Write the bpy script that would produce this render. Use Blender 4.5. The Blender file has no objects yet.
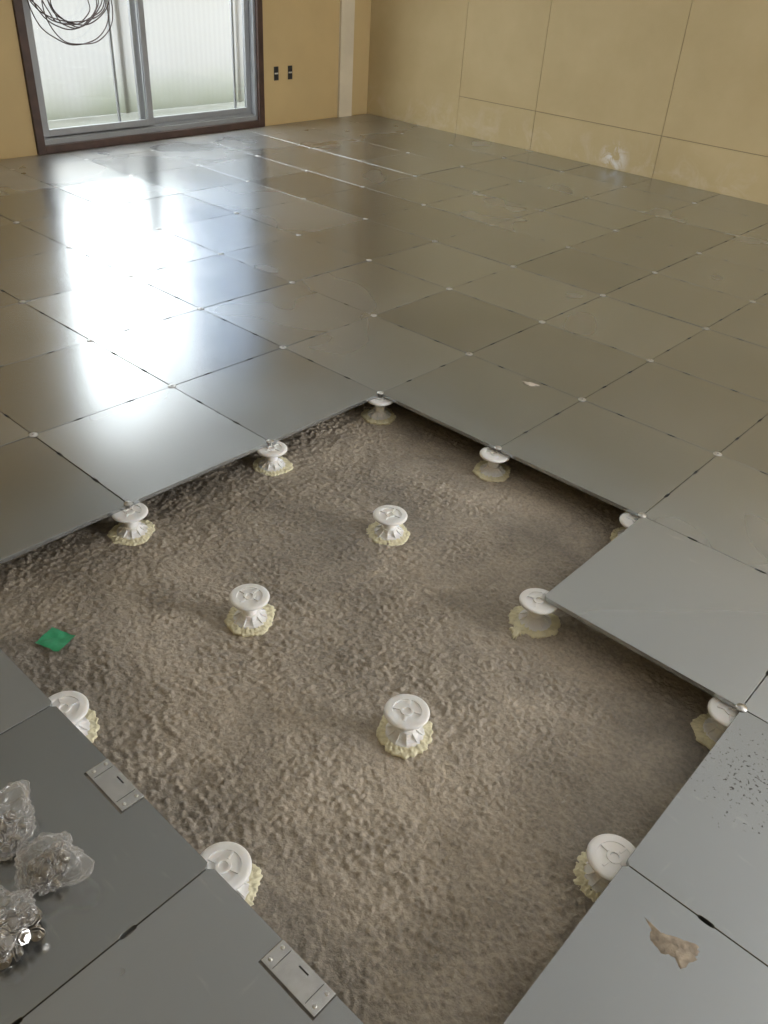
import bpy, bmesh, math, random
from mathutils import Vector, Matrix, noise, Euler
random.seed(7)
scene=bpy.context.scene
COL=scene.collection
scene.view_settings.view_transform='Standard'

# ------------------------------------------------------------------ helpers
def link(o): COL.objects.link(o); return o
def mesh_obj(name,bm,mat=None,smooth=False,parent=None):
    me=bpy.data.meshes.new(name)
    bmesh.ops.recalc_face_normals(bm,faces=bm.faces)
    bm.to_mesh(me); bm.free()
    if smooth:
        for p in me.polygons: p.use_smooth=True
    o=bpy.data.objects.new(name,me)
    if mat:
        for m in (mat if isinstance(mat,(list,tuple)) else [mat]): me.materials.append(m)
    link(o)
    if parent: o.parent=parent
    return o
def tag(o,label,cat,group=None):
    o["label"]=label; o["category"]=cat
    if group: o["group"]=group
    return o
def structure(o): o["kind"]="structure"; return o
def empty(name,loc=(0,0,0),rz=0):
    o=bpy.data.objects.new(name,None); o.empty_display_size=.05
    o.location=loc; o.rotation_euler=(0,0,rz); return link(o)
def box(bm,x0,x1,y0,y1,z0,z1,mi=0):
    vs=[bm.verts.new((x,y,z)) for x in (x0,x1) for y in (y0,y1) for z in (z0,z1)]
    for f in ((0,1,3,2),(4,6,7,5),(0,4,5,1),(2,3,7,6),(0,2,6,4),(1,5,7,3)):
        fa=bm.faces.new([vs[i] for i in f]); fa.material_index=mi
    return vs
def lathe(bm,prof,n=40,mi=0,rfun=None):
    rings=[]
    for r,z in prof:
        if r<1e-6: rings.append([bm.verts.new((0,0,z))])
        else:
            ring=[]
            for i in range(n):
                a=2*math.pi*i/n
                rr,zz=(r,z) if rfun is None else rfun(r,z,a)
                ring.append(bm.verts.new((rr*math.cos(a),rr*math.sin(a),zz)))
            rings.append(ring)
    for a,b in zip(rings[:-1],rings[1:]):
        if len(a)==1 and len(b)==1: continue
        for i in range(n):
            j=(i+1)%n
            if len(a)==1: f=bm.faces.new((a[0],b[i],b[j]))
            elif len(b)==1: f=bm.faces.new((a[i],b[0],a[j]))
            else: f=bm.faces.new((a[i],b[i],b[j],a[j]))
            f.material_index=mi
def bevel_mod(o,w,seg=2):
    m=o.modifiers.new("bevel",'BEVEL'); m.width=w; m.segments=seg; m.limit_method='ANGLE'; return o

# ------------------------------------------------------------------ materials
def new_mat(name):
    m=bpy.data.materials.new(name); m.use_nodes=True
    nt=m.node_tree; b=nt.nodes["Principled BSDF"]
    return m,nt,b
def nd(nt,t,**k):
    n=nt.nodes.new(t)
    for a,v in k.items(): setattr(n,a,v)
    return n
def simple(name,col,rough=.5,metal=0,var=.08,scale=20,bump=0,bscale=60,coords='Object'):
    m,nt,b=new_mat(name)
    tc=nd(nt,'ShaderNodeTexCoord'); ns=nd(nt,'ShaderNodeTexNoise'); ns.inputs['Scale'].default_value=scale; ns.inputs['Detail'].default_value=5
    nt.links.new(tc.outputs[coords],ns.inputs['Vector'])
    cr=nd(nt,'ShaderNodeValToRGB')
    cr.color_ramp.elements[0].position=.3; cr.color_ramp.elements[1].position=.7
    cr.color_ramp.elements[0].color=[c*(1-var) for c in col]+[1]
    cr.color_ramp.elements[1].color=[min(1,c*(1+var)) for c in col]+[1]
    nt.links.new(ns.outputs['Fac'],cr.inputs['Fac']); nt.links.new(cr.outputs['Color'],b.inputs['Base Color'])
    b.inputs['Roughness'].default_value=rough; b.inputs['Metallic'].default_value=metal
    if bump:
        n2=nd(nt,'ShaderNodeTexNoise'); n2.inputs['Scale'].default_value=bscale; n2.inputs['Detail'].default_value=6
        nt.links.new(tc.outputs[coords],n2.inputs['Vector'])
        bp=nd(nt,'ShaderNodeBump'); bp.inputs['Strength'].default_value=bump; bp.inputs['Distance'].default_value=.005
        nt.links.new(n2.outputs['Fac'],bp.inputs['Height']); nt.links.new(bp.outputs['Normal'],b.inputs['Normal'])
    return m
class NT:
    def __init__(s,nt):
        s.nt=nt; s.L=nt.links.new; s.geo=nd(nt,'ShaderNodeNewGeometry'); s.pos=s.geo.outputs['Position']
    def noi(s,scale,detail=5,rough=.55,dist=0,vec=None):
        n=nd(s.nt,'ShaderNodeTexNoise'); n.inputs['Scale'].default_value=scale; n.inputs['Detail'].default_value=detail
        n.inputs['Roughness'].default_value=rough; n.inputs['Distortion'].default_value=dist
        s.L(vec or s.pos,n.inputs['Vector']); return n.outputs['Fac']
    def stretch(s,sc,rz=0):
        n=nd(s.nt,'ShaderNodeMapping'); s.L(s.pos,n.inputs[0]); n.inputs['Scale'].default_value=sc; n.inputs['Rotation'].default_value=(0,0,rz); return n.outputs[0]
    def mr(s,src,a,b_,c,d,smooth=False):
        n=nd(s.nt,'ShaderNodeMapRange'); s.L(src,n.inputs[0])
        if smooth: n.interpolation_type='SMOOTHSTEP'
        for i,v in zip((1,2,3,4),(a,b_,c,d)): n.inputs[i].default_value=v
        return n.outputs[0]
    def m(s,op,a,b_=0):
        n=nd(s.nt,'ShaderNodeMath',operation=op)
        for i,v in enumerate((a,b_)):
            if isinstance(v,(int,float)): n.inputs[i].default_value=v
            else: s.L(v,n.inputs[i])
        return n.outputs[0]
    def mix(s,f,a,b_,blend='MIX'):
        n=nd(s.nt,'ShaderNodeMix',data_type='RGBA',blend_type=blend)
        for i,v in ((0,f),(6,a),(7,b_)):
            if isinstance(v,(int,float)): n.inputs[i].default_value=v
            elif isinstance(v,tuple): n.inputs[i].default_value=v
            else: s.L(v,n.inputs[i])
        return n.outputs[2]
    def dist(s,p):
        vd=nd(s.nt,'ShaderNodeVectorMath',operation='DISTANCE'); s.L(s.pos,vd.inputs[0]); vd.inputs[1].default_value=p; return vd.outputs['Value']
    def xyz(s):
        n=nd(s.nt,'ShaderNodeSeparateXYZ'); s.L(s.pos,n.inputs[0]); return n.outputs

def metal_mat():
    m,nt,b=new_mat("galvanised_steel"); T_=NT(nt); L=T_.L
    oi=nd(nt,'ShaderNodeObjectInfo')
    big=T_.noi(1.3,2); sm=T_.noi(1.5,1,.5,.3)
    st1=T_.noi(12,4,.6,.2,T_.stretch((1,4,1),.6)); st2=T_.noi(12,4,.6,.2,T_.stretch((4.5,1,1),.25))
    smudge=T_.m('MULTIPLY',T_.mr(sm,.40,.75,0,1,True),T_.m('ADD',T_.mr(st1,.60,.80,0,.8,True),T_.mr(st2,.62,.82,0,.8,True)))
    v=T_.m('ADD',T_.mr(big,.3,.7,-.03,.03),T_.mr(oi.outputs['Random'],0,1,-.055,.055))
    v=T_.m('ADD',v,.465)
    cc=nd(nt,'ShaderNodeCombineColor')
    L(T_.m('MULTIPLY',v,.955),cc.inputs[0]); L(v,cc.inputs[1]); L(T_.m('MULTIPLY',v,1.015),cc.inputs[2])
    c=T_.mix(T_.m('MULTIPLY',smudge,.5),cc.outputs[0],(.72,.72,.70,1))
    X=T_.xyz()
    near=T_.mr(X[0],-2.9,-3.8,0,1)
    dustn=T_.m('MULTIPLY',near,T_.mr(T_.noi(2.2,2,.5,.2),.30,.65,0.1,.6,True))
    c=T_.mix(dustn,c,(.42,.37,.29,1))
    sp=T_.mr(T_.dist((1.59,-.67,0)),.02,.17,1,0)
    spk=T_.m('MULTIPLY',T_.mr(T_.m('ADD',T_.noi(120,3,.6),T_.m('MULTIPLY',sp,.10)),.68,.72,0,.85),T_.mr(sp,0,.2,0,1))
    c=T_.mix(spk,c,(.05,.045,.04,1))
    L(c,b.inputs['Base Color'])
    r=T_.m('ADD',T_.mr(big,.35,.65,.215,.265),T_.m('MULTIPLY',dustn,.2))
    r=T_.m('ADD',r,T_.mr(oi.outputs['Random'],0,1,-.01,.03))
    L(r,b.inputs['Roughness'])
    L(T_.m('SUBTRACT',.88,T_.m('MULTIPLY',dustn,.4)),b.inputs['Metallic'])
    bp=nd(nt,'ShaderNodeBump'); bp.inputs['Strength'].default_value=.12; bp.inputs['Distance'].default_value=.002
    L(T_.noi(4,0),bp.inputs['Height']); L(bp.outputs['Normal'],b.inputs['Normal'])
    return m
M_METAL=metal_mat()

def slab_mat():
    m,nt,b=new_mat("rough_mortar"); T_=NT(nt); L=T_.L
    cr=nd(nt,'ShaderNodeValToRGB'); e=cr.color_ramp.elements
    e[0].position=.36; e[0].color=(.27,.24,.203,1); e[1].position=.64; e[1].color=(.55,.48,.39,1)
    L(T_.noi(2.2,8,.60,.4),cr.inputs[0])
    cr2=nd(nt,'ShaderNodeValToRGB'); e=cr2.color_ramp.elements
    e[0].position=.35; e[0].color=(.66,.66,.67,1); e[1].position=.6; e[1].color=(1.04,1.03,1.0,1)
    L(T_.noi(120,4,.6),cr2.inputs[0])
    c=T_.mix(.8,cr.outputs[0],cr2.outputs[0],'MULTIPLY')
    X=T_.xyz()
    jl=T_.m('ADD',T_.m('ABSOLUTE',T_.m('SUBTRACT',X[0],.83)),T_.m('MULTIPLY',T_.noi(12,3),.012))
    jl2=T_.m('ADD',T_.m('ABSOLUTE',T_.m('SUBTRACT',X[1],-.79)),T_.m('MULTIPLY',T_.noi(12,3),.012))
    j=T_.mr(T_.m('MINIMUM',jl,jl2),.005,.010,.28,0)
    c=T_.mix(j,c,(.12,.11,.10,1))
    L(c,b.inputs['Base Color'])
    b.inputs['Roughness'].default_value=.44
    bp=nd(nt,'ShaderNodeBump'); bp.inputs['Strength'].default_value=.85; bp.inputs['Distance'].default_value=.004
    L(T_.noi(160,3,.55),bp.inputs['Height']); L(bp.outputs['Normal'],b.inputs['Normal'])
    return m
M_SLAB=slab_mat()
def wallr_mat():
    m,nt,b=new_mat("beige_board"); T_=NT(nt); L=T_.L
    cr=nd(nt,'ShaderNodeValToRGB'); e=cr.color_ramp.elements
    e[0].position=.3; e[0].color=(.48,.37,.19,1); e[1].position=.7; e[1].color=(.56,.44,.24,1)
    L(T_.noi(1.8,6,.6),cr.inputs[0])
    X=T_.xyz()
    sc=T_.m('MULTIPLY',T_.mr(T_.dist((-1.33,3.9,.07)),.03,.13,1,0),T_.mr(T_.noi(14,5,.6,.8),.46,.60,0,.8))
    c=T_.mix(sc,cr.outputs[0],(.84,.84,.86,1))
    low=T_.m('MULTIPLY',T_.mr(X[2],.3,.1,0,1),T_.mr(T_.noi(5,6,.7,1.0),.5,.7,0,.35))
    c=T_.mix(low,c,(.70,.62,.48,1))
    L(c,b.inputs['Base Color']); b.inputs['Roughness'].default_value=.7
    return m
M_WALL_R=wallr_mat()
M_PLASTIC=simple("white_plastic",(.94,.93,.91),.28,0,.03,30)
b=M_PLASTIC.node_tree.nodes["Principled BSDF"]; b.inputs['Subsurface Weight'].default_value=.85; b.inputs['Subsurface Radius'].default_value=(.024,.022,.020)
M_GLUE=simple("dried_adhesive",(.84,.79,.56),.42,0,.12,60,.4,160)
M_STEEL=simple("zinc_screw",(.66,.66,.65),.30,.85,.1,80)
M_COVER=simple("bright_steel",(.68,.69,.69),.22,.85,.08,60)
M_BOLT=simple("grey_bolt_steel",(.50,.48,.45),.30,1,.3,60)
M_WALL_L=simple("tan_board",(.52,.38,.18),.75,0,.05,3)
M_SEAM=simple("seam_backing",(.25,.20,.12),.9)
M_CEIL=simple("ceiling_board",(.90,.92,.93),.8,0,.04,2)
M_FRAME=simple("dark_brown_wood",(.055,.028,.020),.42,0,.3,12)
M_ALU=simple("grey_aluminium",(.31,.32,.33),.4,.4,.05,10)
M_RAW=simple("pale_trim_board",(.64,.56,.41),.7,0,.06,5)
M_BLACK=simple("black_plastic",(.02,.02,.022),.5)
M_CABLE=simple("dark_cable",(.06,.035,.03),.45)
M_TAPE=simple("green_tape",(.04,.38,.18),.5,0,.12,60,.2,90)
M_GREY=simple("balcony_concrete",(.18,.19,.17),.85,0,.1,6)
M_BUILD=simple("bluish_render",(.11,.135,.18),.85,0,.1,1)
M_PATCH=simple("old_adhesive_stain",(.36,.30,.23),.7,0,.40,60,.4,150)
M_CHIP=simple("pale_plaster_chip",(.62,.55,.46),.8,0,.15,60)

def glass_mat():
    m=bpy.data.materials.new("window_glass"); m.use_nodes=True; nt=m.node_tree; nt.nodes.clear(); L=nt.links.new
    out=nd(nt,'ShaderNodeOutputMaterial'); mx=nd(nt,'ShaderNodeMixShader'); t=nd(nt,'ShaderNodeBsdfTransparent'); g=nd(nt,'ShaderNodeBsdfGlossy')
    t.inputs[0].default_value=(.97,.98,.98,1); g.inputs['Roughness'].default_value=.03
    mx.inputs[0].default_value=.04
    L(t.outputs[0],mx.inputs[1]); L(g.outputs[0],mx.inputs[2]); L(mx.outputs[0],out.inputs[0]); return m
M_GLASS=glass_mat()
def ribbed_mat():
    m=bpy.data.materials.new("ribbed_translucent_sheet"); m.use_nodes=True; nt=m.node_tree; nt.nodes.clear(); T_=NT(nt); L=T_.L
    out=nd(nt,'ShaderNodeOutputMaterial'); mx=nd(nt,'ShaderNodeMixShader'); t=nd(nt,'ShaderNodeBsdfTranslucent'); d=nd(nt,'ShaderNodeBsdfDiffuse')
    w=nd(nt,'ShaderNodeTexWave',bands_direction='Y'); w.inputs['Scale'].default_value=6; w.inputs['Distortion'].default_value=.3
    L(T_.pos,w.inputs['Vector'])
    cr=nd(nt,'ShaderNodeValToRGB'); cr.color_ramp.elements[0].color=(.425,.425,.42,1); cr.color_ramp.elements[1].color=(.445,.445,.44,1)
    L(w.outputs['Fac'],cr.inputs[0])
    X=T_.xyz(); ground_tint=T_.mr(T_.m('ADD',X[2],T_.m('MULTIPLY',T_.noi(2,4),.5)),.58,.05,0,1,True)
    c=T_.mix(ground_tint,cr.outputs[0],(.33,.35,.30,1))  # green light from the ground behind, painted into the sheet's lower colour
    L(c,t.inputs[0]); L(c,d.inputs[0]); mx.inputs[0].default_value=.3
    L(t.outputs[0],mx.inputs[1]); L(d.outputs[0],mx.inputs[2]); L(mx.outputs[0],out.inputs[0]); return m
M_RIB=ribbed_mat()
def bag_mat():
    m=bpy.data.materials.new("clear_plastic_film"); m.use_nodes=True; nt=m.node_tree; nt.nodes.clear(); L=nt.links.new
    out=nd(nt,'ShaderNodeOutputMaterial'); mx=nd(nt,'ShaderNodeMixShader'); mx2=nd(nt,'ShaderNodeMixShader'); mx3=nd(nt,'ShaderNodeMixShader')
    t=nd(nt,'ShaderNodeBsdfTransparent'); g=nd(nt,'ShaderNodeBsdfGlossy'); d=nd(nt,'ShaderNodeBsdfTranslucent'); df=nd(nt,'ShaderNodeBsdfDiffuse'); g.inputs['Roughness'].default_value=.12
    d.inputs[0].default_value=(.92,.92,.92,1); df.inputs[0].default_value=(.93,.92,.91,1); t.inputs[0].default_value=(.98,.98,.98,1)
    lw=nd(nt,'ShaderNodeLayerWeight'); lw.inputs[0].default_value=.28
    mr=nd(nt,'ShaderNodeMapRange'); L(lw.outputs['Facing'],mr.inputs[0]); mr.inputs[3].default_value=.15; mr.inputs[4].default_value=.80
    mx3.inputs[0].default_value=.6; L(d.outputs[0],mx3.inputs[1]); L(df.outputs[0],mx3.inputs[2])
    mx2.inputs[0].default_value=.65; L(g.outputs[0],mx2.inputs[1]); L(mx3.outputs[0],mx2.inputs[2])
    L(mr.outputs[0],mx.inputs[0]); L(t.outputs[0],mx.inputs[1]); L(mx2.outputs[0],mx.inputs[2]); L(mx.outputs[0],out.inputs[0]); return m
M_BAG=bag_mat()

# ------------------------------------------------------------------ camera
cam=bpy.data.objects.new("camera",bpy.data.cameras.new("camera")); link(cam)
cam.location=(1.7095,-1.954,1.2956); cam.rotation_euler=Euler((.9659,-.0572,.7427),'XYZ')
cam.data.sensor_fit='VERTICAL'; cam.data.sensor_height=36; cam.data.lens=36*834.9/1024; cam.data.clip_start=.02
scene.camera=cam
CR=cam.rotation_euler.to_matrix(); CL=Vector(cam.location)
def in_view(P,margin):
    q=CR.transposed()@(Vector(P)-CL)
    if q.z>-.05: return False
    x=384+834.9*q.x/-q.z; y=512-834.9*q.y/-q.z
    return -margin<x<768+margin and -margin<y<1024+margin

# ------------------------------------------------------------------ shell
XL=-3.775; YB=3.904; XR=5.0; YF=-3.2; ZC=2.45; ZS=-.082
DY0,DY1,DZ=.815,2.722,2.12
bm=bmesh.new()
box(bm,XL-.12,XL,YF,DY0,ZS-.1,ZC); box(bm,XL-.12,XL,DY1,YB+.1,ZS-.1,ZC); box(bm,XL-.12,XL,DY0,DY1,DZ,ZC); box(bm,XL-.12,XL,DY0,DY1,ZS-.1,0)
structure(mesh_obj("wall_left",bm,M_WALL_L))
bm=bmesh.new()
box(bm,XL-.12,XR+.1,YB+.006,YB+.12,ZS-.1,ZC,1)
xs=[XL,-2.775,-2.045,-1.01,-.1,.81,1.72,2.63,3.54,4.45,XR]
g=.0022
for i in range(len(xs)-1):
    a,c=xs[i]+g*(i>0),xs[i+1]-g
    if i==0: box(bm,a,c,YB,YB+.006,ZS,ZC)
    else:
        box(bm,a,c,YB,YB+.006,ZS,.275-g); box(bm,a,c,YB,YB+.006,.275+g,1.85); box(bm,a,c,YB,YB+.006,1.85+2*g,ZC)
structure(mesh_obj("wall_back",bm,[M_WALL_R,M_SEAM]))
bm=bmesh.new()
WY0,WY1,WZ0,WZ1=.8,2.4,.55,1.65
box(bm,XR,XR+.12,YF,WY0,ZS-.1,ZC); box(bm,XR,XR+.12,WY1,YB+.1,ZS-.1,ZC); box(bm,XR,XR+.12,WY0,WY1,WZ1,ZC); box(bm,XR,XR+.12,WY0,WY1,ZS-.1,WZ0)
structure(mesh_obj("wall_right",bm,M_WALL_R))
bm=bmesh.new(); box(bm,XL-.12,XR+.12,YF-.12,YF,ZS-.1,ZC); structure(mesh_obj("wall_front",bm,M_WALL_R))
bm=bmesh.new(); box(bm,XL-.12,XR+.12,YF-.12,YB+.12,ZC,ZC+.1); structure(mesh_obj("ceiling",bm,M_CEIL))
bm=bmesh.new(); box(bm,XL,XL+.022,3.54,3.69,0,ZC,0)
structure(mesh_obj("trim_1",bm,M_RAW))

def axis(lo,hi,f0,f1,step):
    a=[lo,(lo+f0)/2]; n=int((f1-f0)/step)
    a+= [f0+(f1-f0)*i/n for i in range(n+1)]; a+=[(hi+f1)/2,hi]; return a
ax=axis(XL,XR,-.15,1.85,.0034); ay=axis(YF,YB,-1.75,.15,.0034)
bm=bmesh.new(); rows=[]
for y in ay:
    row=[]
    for x in ax:
        P=Vector((x,y,0))
        h=0
        if -.2<x<1.9 and -1.8<y<.2:
            w=P+.007*noise.noise_vector(P*34)
            d1=noise.voronoi(w*64)[0][0]; d2=noise.voronoi(w*120+Vector((4,2,0)))[0][0]
            n2=noise.noise(P*100+Vector((0,7,2))); n0=noise.noise(P*2.4+Vector((5,2,0))); nm=noise.noise(P*22)
            am=1.0+.8*max(-.45,min(.4,noise.noise(P*6+Vector((9,9,0)))))
            h=am*(.0092*max(0,.60-d1)+.0034*max(0,.6-d2)+.0014*n2)+.0135*n0+.0024*nm-.0038
        row.append(bm.verts.new((x,y,ZS+h)))
    rows.append(row)
for j in range(len(ay)-1):
    for i in range(len(ax)-1):
        bm.faces.new((rows[j][i],rows[j][i+1],rows[j+1][i+1],rows[j+1][i]))
structure(mesh_obj("floor",bm,M_SLAB,smooth=True))

# ------------------------------------------------------------------ terrace door (window_1)
def sash(bm,y0,y1,x0,x1,z0,z1,w,wb,mi=0):
    box(bm,x0,x1,y0,y0+w,z0,z1,mi); box(bm,x0,x1,y1-w,y1,z0,z1,mi)
    box(bm,x0,x1,y0+w,y1-w,z0,z0+wb,mi); box(bm,x0,x1,y0+w,y1-w,z1-w,z1,mi)
bm=bmesh.new()
sash(bm,DY0,DY1,XL-.12,XL+.02,0.0,DZ,.055,.050)
o=structure(mesh_obj("window_1",bm,M_FRAME)); bevel_mod(o,.003)
win=o
bm=bmesh.new(); sash(bm,DY0+.055,DY1-.055,XL-.115,XL-.005,.050,DZ-.055,.018,.030)
box(bm,XL-.055,XL-.05,DY0+.075,DY1-.075,.08,.095); box(bm,XL-.025,XL-.02,DY0+.075,DY1-.075,.08,.095)
o=mesh_obj("sash_track",bm,M_ALU,parent=win)
for k,(a,c,x) in enumerate(((.888,1.73,XL-.045),(1.645,2.649,XL-.08))):
    bm=bmesh.new(); sash(bm,a,c,x,x+.025,.085,DZ-.075,.044,.050); s=mesh_obj("sliding_sash",bm,M_ALU,parent=win); bevel_mod(s,.002)
    bm=bmesh.new(); box(bm,x+.010,x+.015,a+.041,c-.041,.132,DZ-.115); mesh_obj("glass_pane",bm,M_GLASS,parent=s)
bm=bmesh.new(); sash(bm,1.50,2.54,XL-.112,XL-.098,.085,DZ-.075,.016,.035); mesh_obj("screen_frame",bm,M_ALU,parent=win)

bm=bmesh.new(); sash(bm,WY0,WY1,XR-.0,XR+.10,WZ0,WZ1,.05,.05); box(bm,XR+.03,XR+.07,1.575,1.625,WZ0+.05,WZ1-.05)
structure(mesh_obj("window_2",bm,M_ALU))

bm=bmesh.new(); box(bm,-5.2,XL-.12,-1.5,6,-.16,-.06)
structure(mesh_obj("floor_2",bm,M_GREY))
bal=empty("balcony_screen",(-5.02,0,-.06)); tag(bal,"pale translucent balcony screen with grey aluminium posts","balcony railing")
BH=.87
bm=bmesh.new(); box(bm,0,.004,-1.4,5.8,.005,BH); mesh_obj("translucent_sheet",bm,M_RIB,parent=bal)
bm=bmesh.new(); box(bm,-.02,.03,-1.45,5.85,BH,BH+.025); mesh_obj("handrail",bm,M_ALU,parent=bal)
for y in (-1.4,-.2,1.0,2.3,3.5,4.7,5.8):
    bm=bmesh.new(); box(bm,-.045,-.002,y-.02,y+.02,0,BH); mesh_obj("post",bm,M_ALU,parent=bal)
bm=bmesh.new(); box(bm,-8.3,-8,4.95,16,-6,9); nb=mesh_obj("wall_outside",bm,M_BUILD)
nb["kind"]="structure"

# ------------------------------------------------------------------ steel panels
S=.5; GAP=.0012; T=.012
def panel_outline(cut=None,plain=""):
    a=GAP; c=S-GAP; ch=.008
    def edge(p,d,nrm,length,cut=None,pl=False):
        pts=[]
        if not pl:
            for t in (.30,.68):
                if cut and cut[0]-.02<t*S<cut[1]+.02: continue
                h=.015; dep=.0030
                for k in range(7):
                    an=math.pi*k/6
                    s=t*length-h*math.cos(an); pts.append((s,dep*math.sin(an)**.6 if 0<k<6 else 0))
        if cut:
            c1=[q for q in pts if q[0]<cut[0]]; c2=[q for q in pts if q[0]>cut[1]]
            pts=c1+[(cut[0],0),(cut[0],cut[2]),(cut[1],cut[2]),(cut[1],0)]+c2
        return [(p[0]+d[0]*s+nrm[0]*e,p[1]+d[1]*s+nrm[1]*e) for s,e in pts]
    L=c-a; out=[]
    e_b=edge((a,a),(1,0),(0,1),L,None,"S" in plain)
    e_r=edge((c,a),(0,1),(-1,0),L,None,"E" in plain)
    top=edge((a,c),(1,0),(0,-1),L,cut,"N" in plain)[::-1]
    lef=edge((a,a),(0,1),(1,0),L,None,"W" in plain)[::-1]
    out+=[(a+ch,a)]+e_b+[(c-ch,a)]
    out+=[(c,a+ch)]+e_r+[(c,c-ch)]
    out+=[(c-ch,c)]+top+[(a+ch,c)]
    out+=[(a,c-ch)]+lef+[(a,a+ch)]
    return out
def panel_mesh(name,sx=1,sy=1,cut=None,plain=""):
    bm=bmesh.new(); pts=panel_outline(cut,plain); e=.0006
    def ring(z,inset=0):
        r=[]
        for x,y in pts:
            dx=S/2-x; dy=S/2-y
            r.append(bm.verts.new(((x+math.copysign(inset,dx) if inset else x)*sx,(y+math.copysign(inset,dy) if inset else y)*sy,z)))
        return r
    top=ring(0,e); mid=ring(-e); bot=ring(-T)
    n=len(pts)
    for A,B in ((top,mid),(mid,bot)):
        for i in range(n):
            j=(i+1)%n; bm.faces.new((A[i],B[i],B[j],A[j]))
    bm.faces.new(top); bm.faces.new(bot[::-1])
    bmesh.ops.recalc_face_normals(bm,faces=bm.faces)
    me=bpy.data.meshes.new(name); bm.to_mesh(me); bm.free(); me.materials.append(M_METAL); return me
ME_P=panel_mesh("steel_panel")
cache={}
missing={(0,-1),(1,-1),(0,-2),(1,-2),(2,-2),(0,-3),(1,-3),(2,-3)}
def present(i,j): return (i,j) not in missing
cutouts={(1,-4):(.189-GAP,.311-GAP,.0485),(2,-4):(.178-GAP,.300-GAP,.0485)}
for i in range(-8,6):
    for j in range(-6,8):
        if (i,j) in missing: continue
        x0=i*S; y0=j*S
        sx=sy=1; ox=x0; oy=y0
        if i==-8: sx=(-3.5-(XL+.003))/S; ox=XL+.003
        if j==7: sy=(YB-.003-3.5)/S
        if i==-8 and j==7: ox=XL+.024; sx=(-3.5-ox)/S
        cx=ox+S*sx/2; cy=oy+S*sy/2
        if not any(in_view(P,230) for P in ((ox,oy,0),(ox+S*sx,oy,0),(ox,oy+S*sy,0),(ox+S*sx,oy+S*sy,0),(cx,cy,0))): continue
        plain="".join(k for k,(a_,b_) in dict(E=(1,0),W=(-1,0),N=(0,1),S=(0,-1)).items() if (i+a_,j+b_) in missing)
        key=(round(sx,3),round(sy,3),cutouts.get((i,j)),plain)
        if key==(1,1,None,""): me=ME_P
        else:
            if key not in cache: cache[key]=panel_mesh("steel_panel_cut",sx,sy,key[2],plain)
            me=cache[key]
        o=bpy.data.objects.new("steel_panel",me); link(o)
        o.location=(ox,oy,random.uniform(-.0001,.0002)); 
        o.rotation_euler=(random.gauss(0,.0009),random.gauss(0,.0009),random.gauss(0,.0006))
        if (i,j) in cutouts: lab="square galvanised steel floor panel with cable outlet cut-out"
        elif i==-8: lab="narrow dusty steel floor panel along the terrace door wall"
        elif j==7: lab="cut steel floor panel along the beige board wall"
        elif any((i+a,j+c) in missing for a in (-1,0,1) for c in (-1,0,1)): lab="square galvanised steel floor panel bordering the open pit"
        else: lab="square galvanised steel raised floor panel with scuffs"
        tag(o,lab,"floor panel","galvanised raised floor panels")

# ------------------------------------------------------------------ corner screws
bm=bmesh.new()
lathe(bm,[(0,.0022),(.0035,.0022),(.0042,.0008),(.0080,.0010),(.0115,.0016),(.0135,.0008),(.0140,0)],24)
s0=mesh_obj("corner_screw",bm,M_STEEL,smooth=True); me_sc=s0.data; bpy.data.objects.remove(s0)
bm=bmesh.new(); box(bm,-.0035,.0035,-.0007,.0007,.0020,.0026); box(bm,-.0007,.0007,-.0035,.0035,.0020,.0026)
tmp=mesh_obj("screw_slot",bm,M_BLACK); me_sl=tmp.data; bpy.data.objects.remove(tmp)
for i in range(-7,5):
    for j in range(-4,8):
        P=(i*S,j*S,0)
        if not in_view(P,60): continue
        adj=[present(i+a,j+c) for a in (-1,0) for c in (-1,0)]
        if not all(adj): continue
        e=bpy.data.objects.new("corner_screw",me_sc); link(e); e.location=(P[0],P[1],.0006)
        e.rotation_euler=(0,0,random.random()*3)
        tag(e,"small domed zinc screw where four panels meet","screw","zinc screws at panel corners")
        if (Vector(P)-CL).length<3.5:
            c=bpy.data.objects.new("screw_slot",me_sl); link(c); c.parent=e

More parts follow.
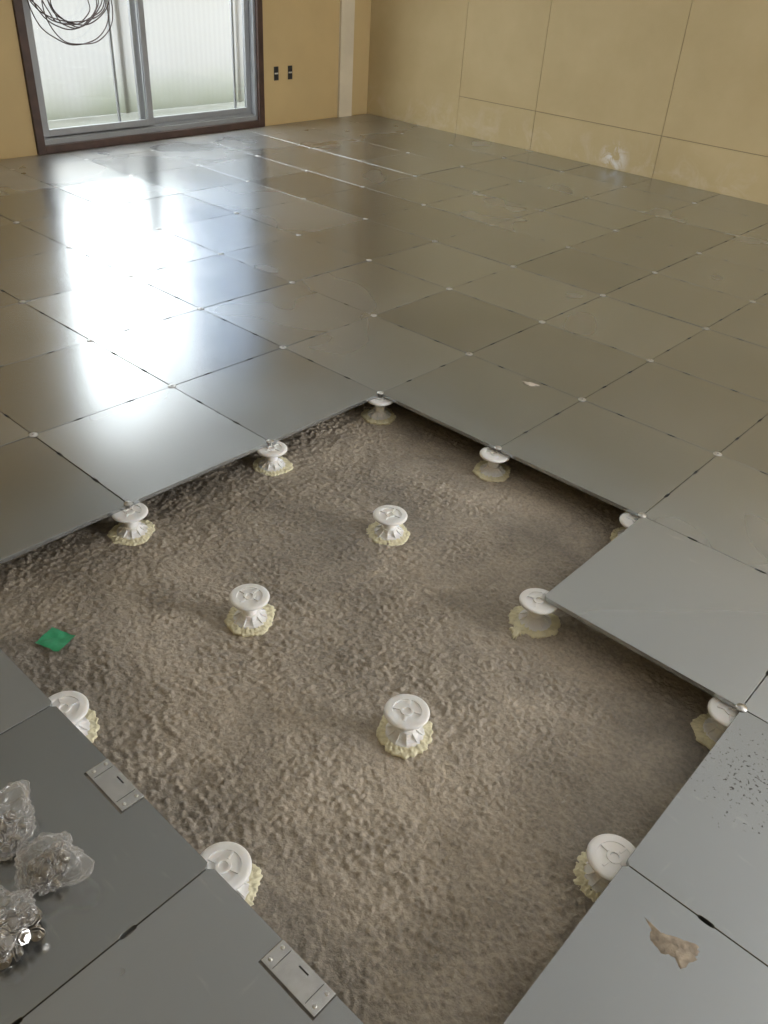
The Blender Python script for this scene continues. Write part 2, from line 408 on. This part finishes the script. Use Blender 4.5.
# ------------------------------------------------------------------ pedestals
def ped_meshes():
    out={}
    HT=-ZS-T-.0010; t=HT
    bm=bmesh.new()
    lathe(bm,[(0,t-.003),(.008,t-.003),(.0085,t+.0),(.0135,t+.0),(.014,t-.0024),(.030,t-.0022),(.0305,t-.0004),(.0405,t-.0004),(.0445,t-.0010),(.0470,t-.0026),(.0480,t-.0048),(.0477,t-.0074),(.0458,t-.0095),(.0425,t-.0108),(.033,t-.0135),(.025,t-.0175),(.0205,t-.023),(.0188,t-.028),(0,t-.028)],64)
    for k in range(4):
        m=Matrix.Rotation(k*math.pi/2,4,'Z')
        vs=box(bm,.0145,.0300,-.0022,.0022,t-.0032,t-.0002)
        for v in vs: v.co=m@v.co
    o=mesh_obj("head",bm,M_PLASTIC,smooth=True)
    o.data.set_sharp_from_angle(angle=math.radians(38))
    out['head']=o.data; bpy.data.objects.remove(o)
    bm=bmesh.new()
    prof=[(0,t-.026),(.0178,t-.026)]
    z=t-.028
    while z>.014: prof+=[(.0182,z),(.0172,z-.0015)]; z-=.003
    prof+=[(.0178,.012),(0,.012)]
    lathe(bm,prof,32); o=mesh_obj("threaded_stem",bm,M_PLASTIC); out['stem']=o.data; bpy.data.objects.remove(o)
    bm=bmesh.new()
    lathe(bm,[(0,.023),(.0188,.023),(.0212,.0222),(.0220,.019),(.0240,.013),(.029,.009),(.034,.0070),(.040,.0060),(.0425,.004),(.043,.001),(0,.001)],48)
    for k in range(10):
        m=Matrix.Rotation(k*math.pi/5,4,'Z')
        v=[bm.verts.new(m@Vector(c)) for c in ((.0205,-.0008,.0215),(.0240,-.0008,.0190),(.0405,-.0008,.0065),(.023,-.0008,.005),(.0205,.0008,.0215),(.0240,.0008,.0190),(.0405,.0008,.0065),(.023,.0008,.005))]
        for f in ((0,1,2,3),(7,6,5,4),(0,4,5,1),(1,5,6,2),(2,6,7,3),(3,7,4,0)): bm.faces.new([v[q] for q in f])
    o=mesh_obj("base",bm,M_PLASTIC); out['base']=o.data; bpy.data.objects.remove(o)
    out['glue']=[]
    for s in range(6):
        bm=bmesh.new()
        def rf(r,z,a,s=s):
            d=Vector((math.cos(a),math.sin(a),s*3.1))
            k=noise.noise(d*1.3)*.20+noise.noise(d*4)*.08+noise.noise(d*12)*.08
            f=max(0,(r-.035)/.025)
            rr=r*(1+k*min(1,f)*.9)
            q=Vector((rr*math.cos(a),rr*math.sin(a),s))
            zz=z+ (noise.noise(q*150)*.0034+noise.noise(q*280)*.0020 if z>.001 else 0)
            return rr,zz
        lathe(bm,[(0,.002),(.028,.0025),(.033,.0035),(.036,.0045),(.039,.0050),(.042,.0050),(.045,.0045),(.048,.0040),(.051,.0036),(.054,.0032),(.057,.0028),(.060,.0020),(.0615,0),(.058,-.009)],160,rfun=rf)
        o=mesh_obj("adhesive",bm,M_GLUE,smooth=True); out['glue'].append(o.data); bpy.data.objects.remove(o)
    bm=bmesh.new(); t2=-ZS
    lathe(bm,[(0,t2+.005),(.004,t2+.005),(.006,t2+.0030),(.0115,t2+.0024),(.012,t2+.0008),(.005,t2+.0006),(.004,t-.003),(0,t-.003)],20)
    o=mesh_obj("screw",bm,M_STEEL,smooth=True); out['screw']=o.data; bpy.data.objects.remove(o)
    return out
PM=ped_meshes()
peds={(0,0):1,(1,0):1,(2,0):1,(2,-1):0,(3,-1):1,(3,-2):2,(3,-3):2,(2,-3):2,(1,-3):2,(0,-3):2,(0,-2):1,(0,-1):1,(1,-1):0,(1,-2):0,(2,-2):0}
off={(0,-2):(.012,-.006),(0,-1):(.012,-.004),(1,-3):(.010,.012),(2,-3):(.008,.018),(3,-2):(-.020,.008),(2,-1):(-.006,-.004),(1,0):(0,-.012),(0,0):(.006,-.006),(2,0):(-.006,-.012),(3,-1):(-.014,-.008)}
def slab_h(x,y):
    return .0135*noise.noise(Vector((x,y,0))*2.4+Vector((5,2,0)))
for n,((i,j),edge) in enumerate(peds.items()):
    dx,dy=off.get((i,j),(0,0)); rz=random.uniform(0,1.5)
    px_,py_=i*S+dx,j*S+dy; sh=slab_h(px_,py_)
    e=empty("support_pedestal",(px_,py_,ZS),rz)
    tag(e,"white plastic floor pedestal under panel corners at the pit edge" if (edge or (i,j)==(2,-1)) else "white plastic floor pedestal standing in open pit, ruffled yellow glue","floor pedestal","white adjustable floor pedestals")
    parts=[("head",PM['head']),("threaded_stem",PM['stem']),("base",PM['base']),("adhesive",PM['glue'][n%6])]
    if edge==1: parts.append(("screw",PM['screw']))
    for nm,me in parts:
        c=bpy.data.objects.new(nm,me); link(c); c.parent=e
        if nm=="screw": c.location=Matrix.Rotation(-rz,3,'Z')@Vector((-dx,-dy,0))
        if nm in("base","adhesive"): c.location=(0,0,max(-.004,min(.004,sh)))
        if nm=="adhesive": c.rotation_euler=(0,0,n*1.1); c["label"]="ruffled ring of dried yellowish adhesive"

# ------------------------------------------------------------------ flat irregular bits
def blob(name,cx,cy,z,r,h,mat,seed,stretch=(1,1),rz=0,n=48,rough=.3,freq=4):
    bm=bmesh.new()
    def rf(rr,zz,a):
        d=Vector((math.cos(a),math.sin(a),seed))
        k=1+noise.noise(d*1.2)*rough*1.6+noise.noise(d*freq)*rough+noise.noise(d*freq*3)*rough*.4
        return rr*k,zz
    lathe(bm,[(0,h),(r*.5,h*.95),(r*.85,h*.8),(r*.97,h*.4),(r,0)],n,rfun=rf)
    for v in bm.verts: v.co.x*=stretch[0]; v.co.y*=stretch[1]
    o=mesh_obj(name,bm,mat,smooth=True); o.location=(cx,cy,z); o.rotation_euler=(0,0,rz); return o
C0=Vector((1.628,-1.075,0))
cor=[(1.576,-1.066),(1.604,-1.070),(1.630,-1.058),(1.660,-1.046),(1.668,-1.070),(1.656,-1.103),(1.640,-1.092),(1.622,-1.100),(1.598,-1.094),(1.592,-1.078)]
bm=bmesh.new(); rim=[]; inn=[]
for k in range(len(cor)):
    A=Vector((*cor[k],0)); B=Vector((*cor[(k+1)%len(cor)],0))
    for s in range(7):
        p=A.lerp(B,s/7)-C0; f=1+.16*noise.noise(p*180)+.08*noise.noise(p*500)
        rim.append(bm.verts.new((p.x*f,p.y*f,0))); inn.append(bm.verts.new((p.x*f*.93,p.y*f*.93,.0007)))
cc_=bm.verts.new((0,0,.0008))
for k in range(len(rim)):
    q=(k+1)%len(rim); bm.faces.new((rim[k],rim[q],inn[q],inn[k])); bm.faces.new((inn[k],inn[q],cc_))
o=mesh_obj("adhesive_stain",bm,M_PATCH,smooth=True); o.location=(C0.x,C0.y,.0004); tag(o,"tan crusty adhesive stain on a steel panel","stain")
o=blob("adhesive_drip",.985,-.566,ZS+slab_h(.985,-.566)-.001,.022,.007,M_GLUE,1.7,(.8,1.5),.5,rough=.5); tag(o,"tan lump of dried adhesive beside a pedestal","adhesive")
o=blob("plaster_chip",.305,.462,.0003,.020,.003,M_CHIP,9.2,(1.2,.7),.3,rough=.5); tag(o,"small pale plaster chip on a steel panel","chip")
bm=bmesh.new(); N=10; g2=[]
for a in range(N+1):
    r=[]
    for c in range(N+1):
        u=a/N; v=c/N
        z=.006+.003*noise.noise(Vector((u*3,v*3,2)))+.008*max(0,u-.7)
        r.append(bm.verts.new(((u-.5)*.068,(v-.5)*.058+.005*noise.noise(Vector((u*3,0,5))),z)))
    g2.append(r)
for a in range(N):
    for c in range(N): bm.faces.new((g2[a][c],g2[a+1][c],g2[a+1][c+1],g2[a][c+1]))
o=mesh_obj("tape_scrap",bm,M_TAPE,smooth=True); o.location=(.262,-1.375,ZS+slab_h(.262,-1.375)); o.rotation_euler=(0,0,.35); tag(o,"squarish scrap of green tape on rough mortar","tape")

# ------------------------------------------------------------------ cable outlet covers
def cover(cx):
    e=empty("cable_outlet_cover",(cx,-1.5235,0)); tag(e,"rectangular steel cable outlet cover set in a panel edge","outlet cover","steel cable outlet covers")
    bm=bmesh.new(); box(bm,-.0590,.0590,-.0230,.0230,-.010,.0026); o=mesh_obj("cover_plate",bm,M_COVER,parent=e); bevel_mod(o,.0014)
    bm=bmesh.new()
    box(bm,-.010,.010,.0105,.0130,.0025,.0029)
    for x in (-.036,.036): box(bm,x-.0005,x+.0005,-.019,.019,.0025,.0028)
    mesh_obj("slots",bm,M_BLACK,parent=e)
    for x in (-.049,.049):
        for y in (-.012,.013):
            bm=bmesh.new(); lathe(bm,[(0,.0038),(.002,.0038),(.0033,.0032),(.0036,.0025)],12); o=mesh_obj("screw",bm,M_STEEL,smooth=True,parent=e); o.location=(x,y,0)
cover(.75); cover(1.239)

# ------------------------------------------------------------------ wall outlet boxes
for y in (2.860,3.004):
    e=empty("switch_box",(XL,y,.365)); tag(e,"open black switch box in tan wall board","switch box","open switch boxes")
    bm=bmesh.new(); 
    box(bm,0,.004,-.022,-.018,-.048,.048); box(bm,0,.004,.018,.022,-.048,.048); box(bm,0,.004,-.018,.018,.044,.048); box(bm,0,.004,-.018,.018,-.048,-.044)
    box(bm,-.001,.001,-.018,.018,-.044,.044)
    mesh_obj("box_body",bm,M_BLACK,parent=e)
    bm=bmesh.new(); box(bm,.001,.005,-.018,.018,-.005,.005); o=mesh_obj("bracket",bm,M_STEEL,parent=e)

# ------------------------------------------------------------------ hanging cable coil
def tube(pts,r,n=6):
    bm=bmesh.new(); prev=None; up=Vector((1,0,0))
    P=[Vector(p) for p in pts]
    for k,p in enumerate(P):
        t=(P[min(k+1,len(P)-1)]-P[max(k-1,0)]).normalized()
        u=up.cross(t)
        if u.length<1e-3: u=Vector((0,1,0)).cross(t)
        u.normalize(); v=t.cross(u)
        ring=[bm.verts.new(p+u*r*math.cos(2*math.pi*q/n)+v*r*math.sin(2*math.pi*q/n)) for q in range(n)]
        if prev:
            for q in range(n): bm.faces.new((prev[q],prev[(q+1)%n],ring[(q+1)%n],ring[q]))
        prev=ring
    return bm
def catmull(pts,sub=5):
    P=[Vector(p) for p in pts]; out=[]
    for k in range(len(P)-1):
        a,b_,c,d=P[max(k-1,0)],P[k],P[k+1],P[min(k+2,len(P)-1)]
        for s in range(sub):
            t=s/sub
            out.append(.5*((2*b_)+(c-a)*t+(2*a-5*b_+4*c-d)*t*t+(-a+3*b_-3*c+d)*t**3))
    out.append(P[-1]); return out
pts=[]; cy,cz=1.17,.86
pts+=[(XL+.06,1.2,2.07),(XL+.055,1.19,1.6),(XL+.05,1.18,1.3)]
for k in range(9):
    ra=.215+random.uniform(-.07,.05); rb=.19+random.uniform(-.07,.05); oy=random.uniform(-.04,.04); oz=random.uniform(-.02,.04)
    for q in range(12):
        a=math.pi/2+2*math.pi*q/12
        pts.append((XL+.033+.006*k+random.uniform(-.002,.002),cy+oy+ra*math.cos(a)+random.uniform(-.014,.014),cz+oz+rb*math.sin(a)+random.uniform(-.012,.012)))
pts+= [(XL+.06,1.16,1.2),(XL+.06,1.15,1.5),(XL+.05,1.2,2.07)]
o=mesh_obj("cable_coil",tube(catmull(pts),.0038),M_CABLE,smooth=True)
tag(o,"loose coil of dark brown cable hanging before the door glass","cable")
bm=bmesh.new(); box(bm,XL+.018,XL+.075,1.195,1.205,2.065,2.075); box(bm,XL+.070,XL+.075,1.195,1.205,2.075,2.10); mesh_obj("hook",bm,M_STEEL,parent=o)

# ------------------------------------------------------------------ plastic bags and bolts
def bag(loc,r,h,seed,ear,lab):
    bm=bmesh.new(); bmesh.ops.create_icosphere(bm,subdivisions=6,radius=1)
    ed=Vector((math.cos(ear),math.sin(ear),.35)).normalized()
    for v in bm.verts:
        d=v.co.copy()
        k=.9+.30*noise.noise(d*1.6+Vector((seed,0,0)))
        w=d+.35*noise.noise_vector(d*1.6+Vector((seed,seed,0)))
        k+=(1-abs(noise.noise(w*2.6+Vector((0,seed,0))))*2.2)*.12+(1-abs(noise.noise(w*5.5+Vector((0,0,seed))))*2)*.08+(1-abs(noise.noise(w*11+Vector((0,0,seed))))*2)*.04
        q=max(0,d.dot(ed)); k+=.55*q**9*(1+.4*math.sin(9*math.atan2(d.z,d.x)))
        v.co=Vector((d.x*r*k,d.y*r*k,max(0.0,h*.5+d.z*h*.5*k)))
    o=mesh_obj("plastic_bag",bm,M_BAG,smooth=True); o.location=loc
    tag(o,lab,"plastic bag","clear bags of bolts"); return o
bag((.717,-1.718,.0015),.050,.066,1.3,2.2,"crumpled clear plastic bag of metal bolts on steel panel")
bag((.826,-1.692,.0015),.047,.058,5.3,.5,"twisted clear plastic bag with spread knotted end")
bag((.866,-1.798,.0015),.050,.060,8.1,3.2,"torn clear plastic bag with bolts spilling out")
bm=bmesh.new()
lathe(bm,[(0,0.007),(.0065,.007),(.0075,.006),(.0075,.0015),(.0115,.0015),(.012,0),(.004,0),(.004,-.016),(0,-.017)],6)
t1=mesh_obj("bolt",bm,M_BOLT); ME_B=t1.data; bpy.data.objects.remove(t1)
bm=bmesh.new(); lathe(bm,[(.0045,.0015),(.012,.0015),(.0125,0),(.0045,0),(.0045,.0015)],24)
t1=mesh_obj("washer",bm,M_BOLT); ME_W=t1.data; bpy.data.objects.remove(t1)
for (cx,cy,r,n) in ((.719,-1.716,.032,16),(.826,-1.692,.030,15),(.888,-1.788,.042,20)):
    for k in range(n):
        a=k*2.4; rr=r*math.sqrt((k+.5)/n); lay=k%3
        o=bpy.data.objects.new("bolt",ME_B); link(o)
        o.location=(cx+rr*math.cos(a),cy+rr*math.sin(a),.014+.012*lay*(1-rr/r*.5))
        o.rotation_euler=(random.uniform(-1.4,1.4),random.uniform(-1.4,1.4),random.uniform(0,6))
        tag(o,"dull grey steel bolt with flanged hex head in bag","bolt","loose steel bolts")
        w=bpy.data.objects.new("washer",ME_W); link(w); w.parent=o; w.location=(0,0,-.004)

# ------------------------------------------------------------------ light
w=bpy.data.worlds.new("sky"); scene.world=w; w.use_nodes=True
bg=w.node_tree.nodes["Background"]; bg.inputs[0].default_value=(.94,.975,1.0,1); bg.inputs[1].default_value=8.5
def area(name,loc,rot,sx,sy,power,col):
    l=bpy.data.lights.new(name,'AREA'); l.shape='RECTANGLE'; l.size=sx; l.size_y=sy; l.energy=power; l.color=col
    o=bpy.data.objects.new(name,l); link(o); o.location=loc; o.rotation_euler=rot; return o
area("window_light",(XR-.03,1.6,1.1),(0,math.radians(90),0),1.0,1.5,145,(.98,.98,1.0))
